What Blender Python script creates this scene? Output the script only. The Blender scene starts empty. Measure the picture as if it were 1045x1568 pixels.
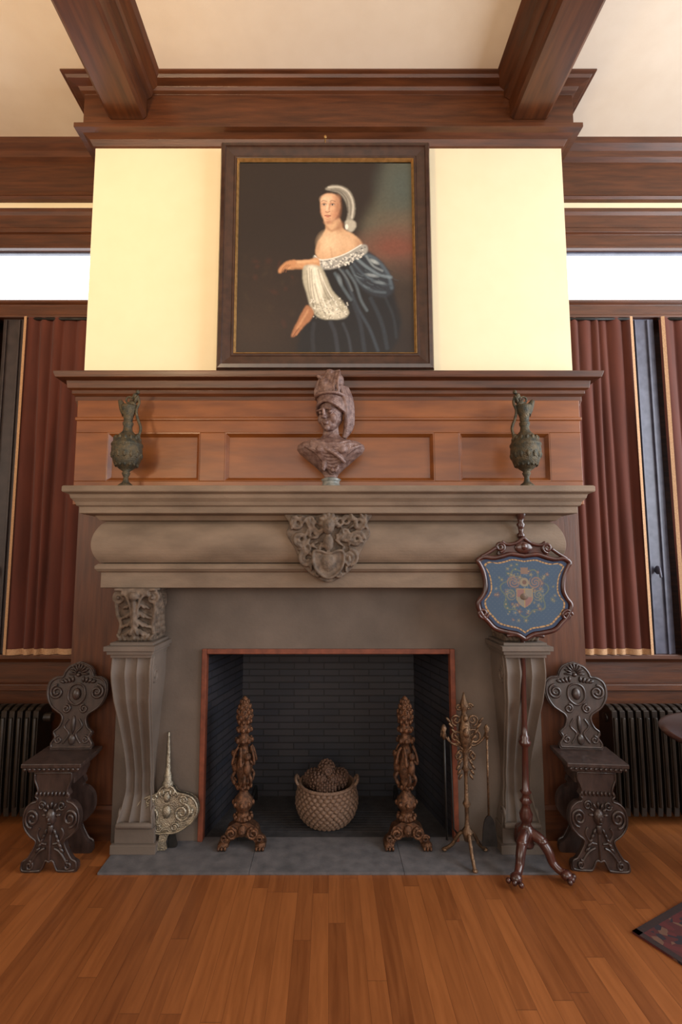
import bpy, math, random
import numpy as np
from mathutils import Matrix, Vector
random.seed(7)
sc=bpy.context.scene
sc.view_settings.view_transform='Standard'
# ---------------------------------------------------------------- helpers
def lin(c):
    return tuple(((x/255)/12.92 if x/255<=0.04045 else (((x/255)+0.055)/1.055)**2.4) for x in c)
def new_mat(name):
    m=bpy.data.materials.new(name); m.use_nodes=True
    nt=m.node_tree; b=nt.nodes['Principled BSDF']
    return m,nt,b
def N(nt,t,**k):
    n=nt.nodes.new(t)
    for a,v in k.items(): setattr(n,a,v)
    return n
def surf(name,c1,c2,rough=.5,metal=0,scale=(4,4,4),nscale=3,detail=6,bump=0,bscale=30,rvar=0,spec=.5,sheen=0,coat=0,lo=.3,hi=.7,coord='Object'):
    m,nt,b=new_mat(name); L=nt.links.new
    tc=N(nt,'ShaderNodeTexCoord'); mp=N(nt,'ShaderNodeMapping'); mp.inputs['Scale'].default_value=scale
    L(tc.outputs[coord],mp.inputs[0])
    no=N(nt,'ShaderNodeTexNoise'); no.inputs['Scale'].default_value=nscale; no.inputs['Detail'].default_value=detail
    L(mp.outputs[0],no.inputs['Vector'])
    cr=N(nt,'ShaderNodeValToRGB'); e=cr.color_ramp.elements
    e[0].position=lo;e[1].position=hi
    e[0].color=(*lin(c1),1);e[1].color=(*lin(c2),1)
    L(no.outputs['Fac'],cr.inputs[0]); L(cr.outputs[0],b.inputs['Base Color'])
    b.inputs['Roughness'].default_value=rough; b.inputs['Metallic'].default_value=metal
    b.inputs['Specular IOR Level'].default_value=spec
    if sheen: b.inputs['Sheen Weight'].default_value=sheen
    if coat: b.inputs['Coat Weight'].default_value=coat; b.inputs['Coat Roughness'].default_value=.2
    if bump:
        n2=N(nt,'ShaderNodeTexNoise'); n2.inputs['Scale'].default_value=bscale; n2.inputs['Detail'].default_value=4
        L(mp.outputs[0],n2.inputs['Vector'])
        bp=N(nt,'ShaderNodeBump'); bp.inputs['Strength'].default_value=bump; bp.inputs['Distance'].default_value=.01
        L(n2.outputs['Fac'],bp.inputs['Height']); L(bp.outputs[0],b.inputs['Normal'])
    return m
WOODH=surf('oak_dark_h',(62,32,15),(92,50,25),.4,scale=(1.2,10,14),nscale=3,coat=.06,bump=.08,bscale=10)
WOODV=surf('oak_dark_v',(70,38,22),(98,56,33),.42,scale=(12,12,1),nscale=3,coat=.06,bump=.08,bscale=10)
WOODP=surf('oak_panel',(102,54,21),(134,76,31),.38,scale=(1,6,5),nscale=3,coat=.1,bump=.05,bscale=10)
WOODY=surf('oak_beam',(60,30,14),(92,49,23),.4,scale=(12,1,12),nscale=3,coat=.08)
CHAIRW=surf('walnut_carved',(34,25,23),(66,50,45),.38,scale=(8,8,3),nscale=4,coat=.25,bump=.1,bscale=25)
SCREENW=surf('mahogany',(46,22,18),(78,38,30),.28,scale=(8,8,2),nscale=3,coat=.4)
STONE=surf('limestone',(104,88,73),(134,115,97),.72,scale=(1,1,2.5),nscale=3.5,bump=.15,bscale=60)
STONED=surf('limestone_surround',(86,76,68),(112,99,89),.7,scale=(1,1,1),nscale=3,bump=.12,bscale=60)
CARVE=surf('limestone_carved',(74,62,52),(122,104,88),.7,nscale=8,bump=.4,bscale=50)
CREAM=surf('cream_plaster',(236,222,186),(238,225,190),.9,nscale=2,bump=.05,bscale=80)
CEIL=surf('ceiling_plaster',(226,210,190),(230,215,196),.9,nscale=2,bump=.1,bscale=60)
WALLP=surf('wall_plaster',(180,154,120),(186,162,128),.9,nscale=2)
SLATE=surf('slate_hearth',(76,75,78),(100,97,99),.6,nscale=4,bump=.2,bscale=30)
ASH=surf('firebox_floor',(36,35,37),(54,52,54),.8,nscale=6,bump=.3,bscale=30)
TRIMR=surf('rusted_metal_trim',(98,50,34),(128,68,46),.5,nscale=8,scale=(3,3,3))
IRON=surf('black_iron',(26,25,25),(44,42,40),.5,metal=.5,nscale=6)
RADM=surf('radiator_paint',(32,26,21),(46,37,29),.4,nscale=4,metal=.2)
BRONZE=surf('bronze_dark',(58,42,34),(132,92,66),.34,metal=.7,nscale=14,bump=.6,bscale=60)
BRASS=surf('old_brass',(78,60,48),(136,108,82),.34,metal=.75,nscale=14,bump=.5,bscale=50)
PEWTER=surf('pewter_brass',(112,106,96),(172,162,142),.28,metal=.85,nscale=10,bump=.5,bscale=40)
URNM=surf('verdigris_bronze',(50,56,52),(98,84,60),.42,metal=.5,nscale=9,bump=.6,bscale=50)
BUSTM=surf('terracotta_bronze',(84,60,56),(136,110,102),.4,metal=.15,nscale=10,bump=.4,bscale=45)
MARBLE=surf('grey_marble',(80,86,84),(140,140,134),.35,nscale=10)
FRAMEM=surf('frame_dark_walnut',(42,26,20),(66,42,32),.35,scale=(4,4,4),nscale=5,coat=.3)
GOLD=surf('gilt_edge',(140,106,60),(180,140,86),.35,metal=.6,nscale=10)
VELVET=surf('velvet_curtain',(72,31,20),(94,43,28),.9,scale=(4,4,.6),nscale=3,sheen=.08)
GALLOON=surf('gold_braid',(168,126,90),(196,156,116),.7,scale=(20,20,20),nscale=6,bump=.4,bscale=20)
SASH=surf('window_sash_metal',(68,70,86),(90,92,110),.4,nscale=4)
SASHD=surf('window_sash_dark_brown',(40,30,28),(56,44,42),.5,nscale=4)  # separate dark brown material for the left casement stiles
BASK=surf('basket_scale',(92,70,56),(138,110,90),.6,nscale=25,bump=.6,bscale=60)
CONE=surf('pine_cone',(62,44,36),(104,76,60),.7,nscale=20,bump=.5)
TABLEM=surf('table_mahogany',(40,22,18),(60,34,26),.25,scale=(2,8,8),nscale=3,coat=.5)

def brick_mat():
    m,nt,b=new_mat('firebrick'); L=nt.links.new
    tc=N(nt,'ShaderNodeTexCoord'); sp=N(nt,'ShaderNodeSeparateXYZ'); L(tc.outputs['Object'],sp.inputs[0])
    ad=N(nt,'ShaderNodeMath',operation='ADD'); L(sp.outputs[0],ad.inputs[0]); L(sp.outputs[1],ad.inputs[1])
    cb=N(nt,'ShaderNodeCombineXYZ'); L(ad.outputs[0],cb.inputs[0]); L(sp.outputs[2],cb.inputs[1])
    br=N(nt,'ShaderNodeTexBrick'); br.inputs['Scale'].default_value=1
    br.inputs['Brick Width'].default_value=.21; br.inputs['Row Height'].default_value=.045
    br.inputs['Mortar Size'].default_value=.004; br.inputs['Mortar Smooth'].default_value=.3
    br.inputs['Color1'].default_value=(*lin((40,42,52)),1); br.inputs['Color2'].default_value=(*lin((54,51,56)),1)
    br.inputs['Mortar'].default_value=(*lin((26,26,30)),1)
    L(cb.outputs[0],br.inputs['Vector']); 
    no=N(nt,'ShaderNodeTexNoise'); no.inputs['Scale'].default_value=3; L(tc.outputs['Object'],no.inputs['Vector'])
    mx=N(nt,'ShaderNodeMix',data_type='RGBA',blend_type='MULTIPLY'); mx.inputs['Factor'].default_value=.6
    L(br.outputs['Color'],mx.inputs[6]); L(no.outputs['Fac'],mx.inputs[7]); L(mx.outputs[2],b.inputs['Base Color'])
    bp=N(nt,'ShaderNodeBump'); bp.inputs['Distance'].default_value=.006; bp.invert=True; L(br.outputs['Fac'],bp.inputs['Height']); L(bp.outputs[0],b.inputs['Normal'])
    b.inputs['Roughness'].default_value=.6
    return m
BRICK=brick_mat()
def floor_mat():
    m,nt,b=new_mat('oak_strip_floor'); L=nt.links.new
    tc=N(nt,'ShaderNodeTexCoord'); sp=N(nt,'ShaderNodeSeparateXYZ'); L(tc.outputs['Object'],sp.inputs[0])
    def M(op,a,bv=None):
        n=N(nt,'ShaderNodeMath',operation=op)
        for i,q in enumerate((a,bv)):
            if q is None: continue
            if isinstance(q,(int,float)): n.inputs[i].default_value=q
            else: L(q,n.inputs[i])
        return n.outputs[0]
    u=M('DIVIDE',sp.outputs[0],.075); row=M('FLOOR',u); fr=M('FRACT',u)
    wn=N(nt,'ShaderNodeTexWhiteNoise',noise_dimensions='1D'); L(row,wn.inputs['W'])
    v=M('DIVIDE',M('ADD',sp.outputs[1],M('MULTIPLY',wn.outputs[0],7.3)),.95); brd=M('FLOOR',v); fv=M('FRACT',v)
    cb=N(nt,'ShaderNodeCombineXYZ'); L(row,cb.inputs[0]); L(brd,cb.inputs[1])
    w2=N(nt,'ShaderNodeTexWhiteNoise',noise_dimensions='2D'); L(cb.outputs[0],w2.inputs['Vector'])
    c3=N(nt,'ShaderNodeCombineXYZ'); L(M('ADD',M('MULTIPLY',sp.outputs[0],42),M('MULTIPLY',w2.outputs[0],50)),c3.inputs[0]); L(M('MULTIPLY',sp.outputs[1],3.0),c3.inputs[1]); L(M('MULTIPLY',w2.outputs[0],20),c3.inputs[2])
    no=N(nt,'ShaderNodeTexNoise'); no.inputs['Scale'].default_value=1; no.inputs['Detail'].default_value=7; no.inputs['Distortion'].default_value=.6; L(c3.outputs[0],no.inputs['Vector'])
    fac=M('ADD',M('MULTIPLY',w2.outputs[0],.4),M('MULTIPLY',no.outputs['Fac'],.7))
    cr=N(nt,'ShaderNodeValToRGB'); e=cr.color_ramp.elements
    e[0].position=.12;e[0].color=(*lin((94,50,24)),1); e[1].position=.95;e[1].color=(*lin((154,93,49)),1)
    L(fac,cr.inputs[0])
    g1=M('LESS_THAN',fr,.022); g2=M('LESS_THAN',fv,.003); g=M('MAXIMUM',g1,g2)
    mx=N(nt,'ShaderNodeMix',data_type='RGBA'); L(M('MULTIPLY',g,.55),mx.inputs['Factor']); L(cr.outputs[0],mx.inputs[6]); mx.inputs[7].default_value=(*lin((60,30,15)),1)
    L(mx.outputs[2],b.inputs['Base Color'])
    L(M('ADD',M('MULTIPLY',no.outputs['Fac'],.2),.26),b.inputs['Roughness'])
    bp=N(nt,'ShaderNodeBump'); bp.inputs['Strength'].default_value=.25; bp.inputs['Distance'].default_value=.002; bp.invert=True
    L(g,bp.inputs['Height']); L(bp.outputs[0],b.inputs['Normal'])
    return m
FLOORM=floor_mat()
def attr_mat(name,rough=.6,coat=0,bump=0):
    m,nt,b=new_mat(name); a=N(nt,'ShaderNodeAttribute'); a.attribute_name='Col'
    nt.links.new(a.outputs['Color'],b.inputs['Base Color']); b.inputs['Roughness'].default_value=rough
    b.inputs['Coat Weight'].default_value=coat; b.inputs['Coat Roughness'].default_value=.25
    if bump:
        n2=N(nt,'ShaderNodeTexNoise'); n2.inputs['Scale'].default_value=300
        bp=N(nt,'ShaderNodeBump'); bp.inputs['Strength'].default_value=bump; bp.inputs['Distance'].default_value=.003
        nt.links.new(n2.outputs['Fac'],bp.inputs['Height']); nt.links.new(bp.outputs[0],b.inputs['Normal'])
    return m

class B:
    def __init__(s): s.v=[];s.f=[];s.m=[];s.s=[];s.M=Matrix.Identity(4)
    def add(s,vs,fs,mi=0,sm=True):
        o=len(s.v)
        for p in vs: s.v.append(tuple(s.M@Vector(p)))
        for f in fs: s.f.append([i+o for i in f]); s.m.append(mi); s.s.append(sm)
    def box(s,x0,x1,y0,y1,z0,z1,mi=0):
        vs=[(x,y,z) for z in(z0,z1) for y in(y0,y1) for x in(x0,x1)]
        s.add(vs,[(0,2,3,1),(4,5,7,6),(0,1,5,4),(2,6,7,3),(0,4,6,2),(1,3,7,5)],mi,False)
    def prism(s,pts,y0,y1,mi=0,sm=False):
        n=len(pts); vs=[(x,y0,z) for x,z in pts]+[(x,y1,z) for x,z in pts]
        s.add(vs,[list(range(n))],mi,False); s.add(vs,[list(range(2*n-1,n-1,-1))],mi,False)
        s.add(vs,[(i,i+n,(i+1)%n+n,(i+1)%n) for i in range(n)],mi,sm)
    def lathe(s,prof,c=(0,0,0),n=24,mi=0,sx=1,sy=1):
        vs=[];k=len(prof)
        for r,z in prof:
            for j in range(n):
                a=2*math.pi*j/n
                vs.append((c[0]+r*math.cos(a)*sx,c[1]+r*math.sin(a)*sy,c[2]+z))
        fs=[(i*n+j,i*n+(j+1)%n,(i+1)*n+(j+1)%n,(i+1)*n+j) for i in range(k-1) for j in range(n)]
        fs.append(list(range(n-1,-1,-1))); fs.append([(k-1)*n+j for j in range(n)])
        s.add(vs,fs,mi)
    def tube(s,pts,rad,n=8,mi=0,closed=False,flat=1):
        pts=[Vector(p) for p in pts]; k=len(pts)
        if not hasattr(rad,'__len__'): rad=[rad]*k
        vs=[];up=None
        for i in range(k):
            a=pts[(i-1)%k] if (closed or i>0) else pts[i]; b=pts[(i+1)%k] if (closed or i<k-1) else pts[i]
            t=(b-a).normalized() if (b-a).length>1e-9 else Vector((0,0,1))
            if up is None:
                up=Vector((0,1,0)) if abs(t.y)<.9 else Vector((1,0,0))
            u=(up-t*up.dot(t)); 
            if u.length<1e-6: u=t.orthogonal()
            u.normalize(); w=t.cross(u); up=u
            for j in range(n):
                an=2*math.pi*j/n; q=pts[i]+(u*math.cos(an)*flat+w*math.sin(an))*rad[min(i,len(rad)-1)]; vs.append(tuple(q))
        fs=[]
        for i in range(k if closed else k-1):
            i2=(i+1)%k
            for j in range(n): fs.append((i*n+j,i*n+(j+1)%n,i2*n+(j+1)%n,i2*n+j))
        if not closed: fs.append(list(range(n-1,-1,-1))); fs.append([(k-1)*n+j for j in range(n)])
        s.add(vs,fs,mi)
    def ell(s,c,r,rot=None,n=12,mi=0):
        R=Matrix.Identity(3) if rot is None else (Matrix.Rotation(rot[2],3,'Z')@Matrix.Rotation(rot[1],3,'Y')@Matrix.Rotation(rot[0],3,'X'))
        if not hasattr(r,'__len__'): r=(r,r,r)
        h=max(4,n//2); vs=[]; c=Vector(c)
        for i in range(1,h):
            ph=math.pi*i/h
            for j in range(n):
                a=2*math.pi*j/n
                vs.append(tuple(c+R@Vector((r[0]*math.sin(ph)*math.cos(a),r[1]*math.sin(ph)*math.sin(a),r[2]*math.cos(ph)))))
        t=len(vs); vs.append(tuple(c+R@Vector((0,0,r[2])))); vs.append(tuple(c+R@Vector((0,0,-r[2]))))
        fs=[(i*n+j,(i+1)*n+j,(i+1)*n+(j+1)%n,i*n+(j+1)%n) for i in range(h-2) for j in range(n)]
        fs+=[(t,j,(j+1)%n) for j in range(n)]+[(t+1,(h-2)*n+(j+1)%n,(h-2)*n+j) for j in range(n)]
        s.add(vs,fs,mi)
    def spiral(s,c,r0,r1,turns,a0=0,sg=1,tr=.006,mi=0,k=None,axis='y',tr1=None):
        k=k or int(14*turns)+4; pts=[]
        for i in range(k):
            t=i/(k-1); a=a0+sg*t*turns*2*math.pi; r=r0+(r1-r0)*t
            u,w=r*math.cos(a),r*math.sin(a)
            pts.append((c[0]+u,c[1],c[2]+w) if axis=='y' else (c[0],c[1]+u,c[2]+w))
        tr1=tr if tr1 is None else tr1
        s.tube(pts,[tr+(tr1-tr)*i/(k-1) for i in range(k)],8,mi)
    def obj(s,name,mats,parent=None,bev=0,mods=None,loc=None,rot=None):
        me=bpy.data.meshes.new(name); me.from_pydata(s.v,[],s.f)
        for m in (mats if isinstance(mats,(list,tuple)) else [mats]): me.materials.append(m)
        me.polygons.foreach_set('material_index',s.m); me.polygons.foreach_set('use_smooth',s.s)
        me.update()
        o=bpy.data.objects.new(name,me); sc.collection.objects.link(o)
        if parent: o.parent=parent
        if loc: o.location=loc
        if rot: o.rotation_euler=rot
        if bev:
            d=o.modifiers.new('bev','BEVEL'); d.width=bev; d.segments=2; d.limit_method='ANGLE'; d.angle_limit=math.radians(50)
        return o
def empty(name,loc=(0,0,0),rot=(0,0,0)):
    o=bpy.data.objects.new(name,None); sc.collection.objects.link(o); o.location=loc; o.rotation_euler=rot; o.empty_display_size=.1
    return o
def remesh(o,vox,sm=3,disp=0,dscale=.02):
    r=o.modifiers.new('r','REMESH'); r.mode='VOXEL'; r.voxel_size=vox; r.use_smooth_shade=True
    if sm: q=o.modifiers.new('s','SMOOTH'); q.iterations=sm; q.factor=.5
    if disp:
        t=bpy.data.textures.new(o.name+'_t','CLOUDS'); t.noise_scale=dscale; t.noise_depth=2
        d=o.modifiers.new('d','DISPLACE'); d.texture=t; d.strength=disp; d.mid_level=.5
def smooth_pts(pts,closed=True,sub=5):
    n=len(pts); out=[]
    rng=range(n) if closed else range(n-1)
    for i in rng:
        if closed: p0,p1,p2,p3=[pts[(i+k)%n] for k in(-1,0,1,2)]
        else: p0,p1,p2,p3=pts[max(i-1,0)],pts[i],pts[i+1],pts[min(i+2,n-1)]
        for j in range(sub):
            t=j/sub
            out.append(tuple(.5*((2*b)+(-a+c)*t+(2*a-5*b+4*c-d)*t*t+(-a+3*b-3*c+d)*t**3) for a,b,c,d in zip(p0,p1,p2,p3)))
    if not closed: out.append(tuple(pts[-1]))
    return out
def mirror(half):
    return half+[(-x,z) for x,z in reversed(half) if x>1e-6]
def wrap(b,prof,w,Y,Yb,mi=0,caps=True):
    vs=[]
    for p,z in prof: vs+=[(-(w+p),Yb,z),(-(w+p),Y-p,z),(w+p,Y-p,z),(w+p,Yb,z)]
    fs=[]
    for i in range(len(prof)-1):
        for j in range(3): fs.append((i*4+j,(i+1)*4+j,(i+1)*4+j+1,i*4+j+1))
    b.add(vs,fs,mi,False)
    if caps: 
        k=(len(prof)-1)*4
        b.add(vs,[(0,1,2,3),(k+3,k+2,k+1,k)],mi,False)
def run(b,prof,x0,x1,Y,mi=0):
    n=len(prof)
    vs=[(x0,Y-p,z) for p,z in prof]+[(x1,Y-p,z) for p,z in prof]
    b.add(vs,[(i,i+1,i+1+n,i+n) for i in range(n-1)],mi,False)
    b.add(vs,[list(range(n)),list(range(2*n-1,n-1,-1))],mi,False)
def rectframe(b,cx,hw,z0,z1,prof,mi=0):
    vs=[]
    for i,y in prof: vs+=[(cx-hw+i,y,z0+i),(cx+hw-i,y,z0+i),(cx+hw-i,y,z1-i),(cx-hw+i,y,z1-i)]
    b.add(vs,[(k*4+j,k*4+(j+1)%4,(k+1)*4+(j+1)%4,(k+1)*4+j) for k in range(len(prof)-1) for j in range(4)],mi,False)

CZ=4.73; YW=3.5
# ---------------------------------------------------------------- shell
b=B(); b.box(-4.5,4.5,-5,3.7,-.1,0); b.obj('floor',FLOORM)
b=B(); b.box(-4.6,4.6,-5.1,3.8,CZ,CZ+.1); b.obj('ceiling',CEIL)
b=B(); b.box(-4.6,-4.5,-5.1,3.8,0,CZ); b.obj('wall_left',WALLP)
b=B(); b.box(4.5,4.6,-5.1,3.8,0,CZ); b.obj('wall_right',WALLP)
b=B(); b.box(-4.5,4.5,-5.1,-5,0,CZ); b.obj('wall_front',WALLP)
b=B()
GZ0,GZ1=3.475,3.91
for s in(-1,1):
    x0,x1=sorted((s*1.55,s*4.5))
    b.box(x0,x1,YW,YW+.2,0,.99,1); b.box(x0,x1,YW+.12,YW+.2,.99,3.40,1)
    b.box(x0,x1,YW,YW+.2,3.40,GZ0,1); b.box(x0,x1,YW,YW+.06,GZ1,4.22,1); b.box(x0,x1,YW,YW+.2,4.22,CZ,0)
    b.box(*sorted((s*4.3,s*4.5)),YW,YW+.2,GZ0,GZ1,0)
b.obj('wall_back',[CREAM,WOODH])
k=0
for s in(-1,1):
    k+=1; e=empty('window_%d'%k,(0,0,0)); b=B()
    x0,x1=sorted((s*1.56,s*4.3))
    b.box(x0,x1,YW+.02,YW+.05,GZ0,GZ0+.012); b.box(x0,x1,YW+.02,YW+.05,GZ1-.012,GZ1)
    b.box(s*3.3-.02,s*3.3+.02,YW+.02,YW+.05,GZ0,GZ1)
    b.obj('sash',SASH,e)
    b=B()
    for xc in (2.25,3.05,3.9):
        xc*=s
        b.box(xc-.085,xc+.085,YW-.07,YW+.12,.99,3.34)
        b.box(xc-.06,xc-.05,YW-.085,YW-.07,.99,3.33); b.box(xc+.03,xc+.045,YW-.085,YW-.07,.99,3.33)
        b.ell((xc-.02,YW-.10,1.55),(.012,.03,.03)); b.tube([(xc-.02,YW-.12,1.55),(xc-.02,YW-.13,1.5)],.008)
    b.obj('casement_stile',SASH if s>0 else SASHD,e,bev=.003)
k=0
for s in(-1,1):
    x0,x1=sorted((s*1.55,s*4.5)); b=B()
    run(b,[(0,4.29),(.03,4.295),(.045,4.31),(.03,4.33),(.02,4.37),(.02,4.6),(.05,4.62),(.06,4.66),(.10,4.69),(.11,CZ),(0,CZ)],x0,x1,YW)
    k+=1; b.obj('trim_%d'%k,WOODH)
    b=B()
    run(b,[(0,4.22),(.04,4.22),(.04,4.19),(.025,4.17),(.02,4.08),(.04,4.06),(.04,4.03),(.02,4.02),(.02,3.94),(.03,3.93),(.03,3.91),(0,3.91)][::-1],x0,x1,YW)
    run(b,[(0,3.34),(.10,3.34),(.10,3.36),(.08,3.37),(.08,3.44),(.1,3.455),(.1,3.472),(0,3.472)],x0,x1,YW)
    run(b,[(0,.93),(.04,.93),(.05,.95),(.10,.96),(.10,.99),(0,.99)],x0,x1,YW)
    run(b,[(0,.0),(.03,0),(.03,.16),(.02,.18),(0,.18)],x0,x1,YW)
    run(b,[(0,.74),(.03,.74),(.03,.78),(0,.79)],x0,x1,YW)
    k+=1; b.obj('trim_%d'%k,WOODH,bev=.003)
# chimney breast
HW=1.544
cbr=empty('chimney_breast')
b=B()
b.box(-HW,HW,3.05,3.7,2.6,CZ-.001,0)
for s in(-1,1): b.box(*sorted((s*.86,s*1.55)),3.08,3.7,0,2.6,1)
b.box(-.86,.86,3.08,3.7,1.2,2.6,1)
b.box(-.86,.86,3.62,3.7,0,1.2,1)
b.obj('breast_wall',[CREAM,WOODV],cbr)
b=B()
for s in(-1,1): run(b,[(0,0),(.02,0),(.02,.17),(.01,.19),(0,.19)],*sorted((s*1.25,s*1.55)),3.08)
b.obj('breast_baseboard',WOODH,cbr)
b=B()
wrap(b,[(.0,4.33),(.012,4.335),(.03,4.37),(.06,4.39),(.10,4.395),(.10,4.425),(.075,4.435),(.06,4.45),(.06,4.66),(.08,4.67),(.09,4.69),(.14,4.70),(.15,4.715),(.17,4.72),(.17,CZ)],HW,3.05,3.49,0)
b.obj('breast_crown',WOODH,cbr,bev=.002)
for i,s in enumerate((-1,1)):
    b=B(); xi,xo=1.19,1.44
    pr=[(xi,4.50),(xi,4.62),(xi-.03,4.64),(xi-.04,4.67),(xi-.09,4.70),(xi-.11,CZ),(xo+.11,CZ),(xo+.09,4.70),(xo+.04,4.67),(xo+.03,4.64),(xo,4.62),(xo,4.50),(xo-.02,4.48),(xi+.02,4.48)]
    b.prism([(s*x,z) for x,z in pr],-4.99,2.985)
    b.obj('ceiling_beam',WOODY,bev=.002)
b=B(); YP=3.01
b.box(-1.53,1.53,YP+.026,3.08,1.95,2.60,1)
zb,zt=2.094,2.396
def frame(b,x0,x1,z0,z1): b.box(x0,x1,YP,3.09,z0,z1,0)
frame(b,-1.555,1.555,2.396,2.60); frame(b,-1.555,1.555,1.95,zb)
for x0,x1 in((-1.555,-1.36),(-.789,-.636),(.651,.804),(1.363,1.555)): frame(b,x0,x1,zb,zt)
for x0,x1 in((-1.36,-.789),(-.636,.651),(.804,1.363)):
    rectframe(b,(x0+x1)/2,(x1-x0)/2,zb,zt,[(0,YP),(.006,YP+.001),(.024,YP+.025)],0)
wrap(b,[(0,2.47),(.008,2.475),(.008,2.49),(0,2.495)],1.555,YP,3.3,0)
wrap(b,[(0,2.56),(.012,2.565),(.012,2.58),(.02,2.60),(.02,2.625),(.035,2.64),(.035,2.66),(.055,2.67),(.06,2.715),(.105,2.72),(.11,2.735),(.115,2.752),(.115,2.757)],1.555,3.035,3.34,2)
b.obj('overmantel_panelling',[WOODP,WOODP,WOODH],cbr,bev=.003)
# ---------------------------------------------------------------- fireplace
mt=empty('stone_fireplace')
b=B()
wrap(b,[(0,1.455),(.015,1.458),(.015,1.545),(.03,1.55),(.042,1.565),(.042,1.58),(.03,1.592),(0,1.597)],1.28,2.875,3.07)
cush=[(.0,1.597)]+[(.0+.065*math.sin(math.pi*(.05+.95*t))**.6*(1-.15*t) ,1.60+.235*t) for t in [i/14 for i in range(15)]]
wrap(b,cush,1.28,2.875,3.07)
wrap(b,[(.0,1.835),(.03,1.84),(.05,1.865),(.105,1.872),(.11,1.875),(.11,1.91),(.122,1.915),(.128,1.935),(.145,1.955),(.15,1.975),(.175,1.985),(.178,1.99),(.178,2.015),(.172,2.02)],1.28,2.875,3.07)
b.obj('entablature',STONE,mt,bev=.003)
b=B(); OW=.72; OZ=1.06
for s in(-1,1): b.box(*sorted((s*(OW+.03),s*1.25)),3.04,3.08,0,1.457)
b.box(-OW-.03,OW+.03,3.04,3.08,OZ+.03,1.457)
b.obj('surround',STONED,mt)
b=B()
for s in(-1,1): b.box(*sorted((s*OW,s*(OW+.03))),3.025,3.08,0.012,OZ+.03)
b.box(-OW,OW,3.025,3.08,OZ,OZ+.03)
b.obj('opening_trim',TRIMR,mt,bev=.004)
def console(s):
    b=B(); xc=s*1.072
    b.box(xc-.125,xc+.125,2.90,3.04,.012,.06); b.box(xc-.11,xc+.11,2.92,3.04,.06,.14)
    zs=np.linspace(.14,1.09,48)
    def yf(z):
        return float(np.interp(z,[.14,.17,.22,.30,.42,.55,.7,.85,1.0,1.09],[2.915,2.905,2.925,2.955,2.95,2.915,2.86,2.80,2.77,2.785]))
    def hw(z): return float(np.interp(z,[.14,.18,.24,.34,.5,.75,.95,1.09],[.10,.098,.083,.070,.072,.088,.106,.108]))
    rows=[];nx=61
    for z in zs:
        h=hw(z);y=yf(z);r=[]
        for i in range(nx):
            u=-1+2*i/(nx-1); w=(u+.92)/1.84
            fl=abs(math.sin(w*math.pi*3))**.6 if abs(u)<.92 else 0
            r.append((xc+h*u,y+.026*fl,z))
        r=[(xc-h,3.04,z)]+r+[(xc+h,3.04,z)]; rows.append(r)
    vs=[p for r in rows for p in r]; m=nx+2
    b.add(vs,[(i*m+j,i*m+j+1,(i+1)*m+j+1,(i+1)*m+j) for i in range(len(rows)-1) for j in range(m-1)])
    for sd in(-1,1):
        pts=[(xc+sd*(hw(z)+.001),yf(z)+.03,z) for z in zs]; b.tube(pts,.007,6)
        b.spiral((xc+sd*.09,2.955,.20),.045,.012,1.5,-math.pi/2,1,.009,axis='x')
        b.spiral((xc+sd*.104,2.86,.98),.05,.012,1.5,math.pi/2,1,.009,axis='x')
    b.tube([(xc-.10,2.918,.155),(xc+.10,2.918,.155)],.017,10)
    for (hh,y,z0,z1) in((.113,2.775,1.085,1.105),(.126,2.755,1.105,1.125),(.138,2.74,1.125,1.15),(.118,2.775,1.15,1.165)):
        b.box(xc-hh,xc+hh,y,3.04,z0,z1)
    b.obj('console_shaft',STONED,mt,bev=.003)
    b=B()
    pr=[(3.04,1.165),(2.83,1.165),(2.85,1.22),(2.845,1.3),(2.825,1.38),(2.80,1.457),(3.04,1.457)]
    vs=[(xc-.095,y,z) for y,z in pr]+[(xc+.095,y,z) for y,z in pr]; n=len(pr)
    b.add(vs,[list(range(n)),list(range(2*n-1,n-1,-1))]+[(i,i+n,(i+1)%n+n,(i+1)%n) for i in range(n)],0,False)
    b.box(xc-.115,xc+.115,2.79,3.04,1.444,1.457)
    # rolled volute across the top, acanthus leaf folding down over it
    for sd in(-1,1):
        b.spiral((xc+sd*.094,2.815,1.405),.034,.008,1.6,math.pi*.5,-sd,.010,tr1=.008)
        b.ell((xc+sd*.094,2.80,1.405),(.010,.014,.010))
        b.tube(smooth_pts([(xc+sd*.108,2.815,1.375),(xc+sd*.102,2.825,1.31),(xc+sd*.088,2.84,1.26),(xc+sd*.098,2.84,1.195)],False),.011,8)
        for yy in (2.89,2.97):
            b.spiral((xc+sd*.1,yy,1.38),.045,.010,1.6,math.pi/2,-1,.012,axis='x')
            for q in range(4): b.ell((xc+sd*.097,yy-.02+.012*q,1.32-.035*q),(.018,.024,.03),(.4,0,0))
        # leaf lobes in tiers
        for tz,n_,sp,L_ in((1.375,3,.022,.030),(1.325,4,.020,.032),(1.275,4,.019,.032),(1.225,3,.022,.030)):
            for q in range(n_):
                xx=sp*(q+.6); b.ell((xc+sd*xx,2.805+.012*q,tz-.010*q),(.0095,.020,L_-.003*q),(0,-sd*(.35+.28*q),0))
        for q in range(4): b.ell((xc+sd*(.016+.024*q),2.828,1.188),(.010,.018,.026),(0,sd*.25*q,0))
        b.tube(smooth_pts([(xc+sd*.004,2.80,1.20),(xc+sd*.012,2.795,1.30),(xc+sd*.03,2.785,1.39),(xc+sd*.06,2.79,1.43)],False),[.008]*20,8)
    b.tube([(xc,2.805,1.18),(xc,2.792,1.28),(xc,2.78,1.37),(xc,2.775,1.42)],.010,8)
    b.tube([(xc-.075,2.80,1.428),(xc+.075,2.80,1.428)],.017,10)
    b.ell((xc,2.775,1.415),(.030,.02,.024))
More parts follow.
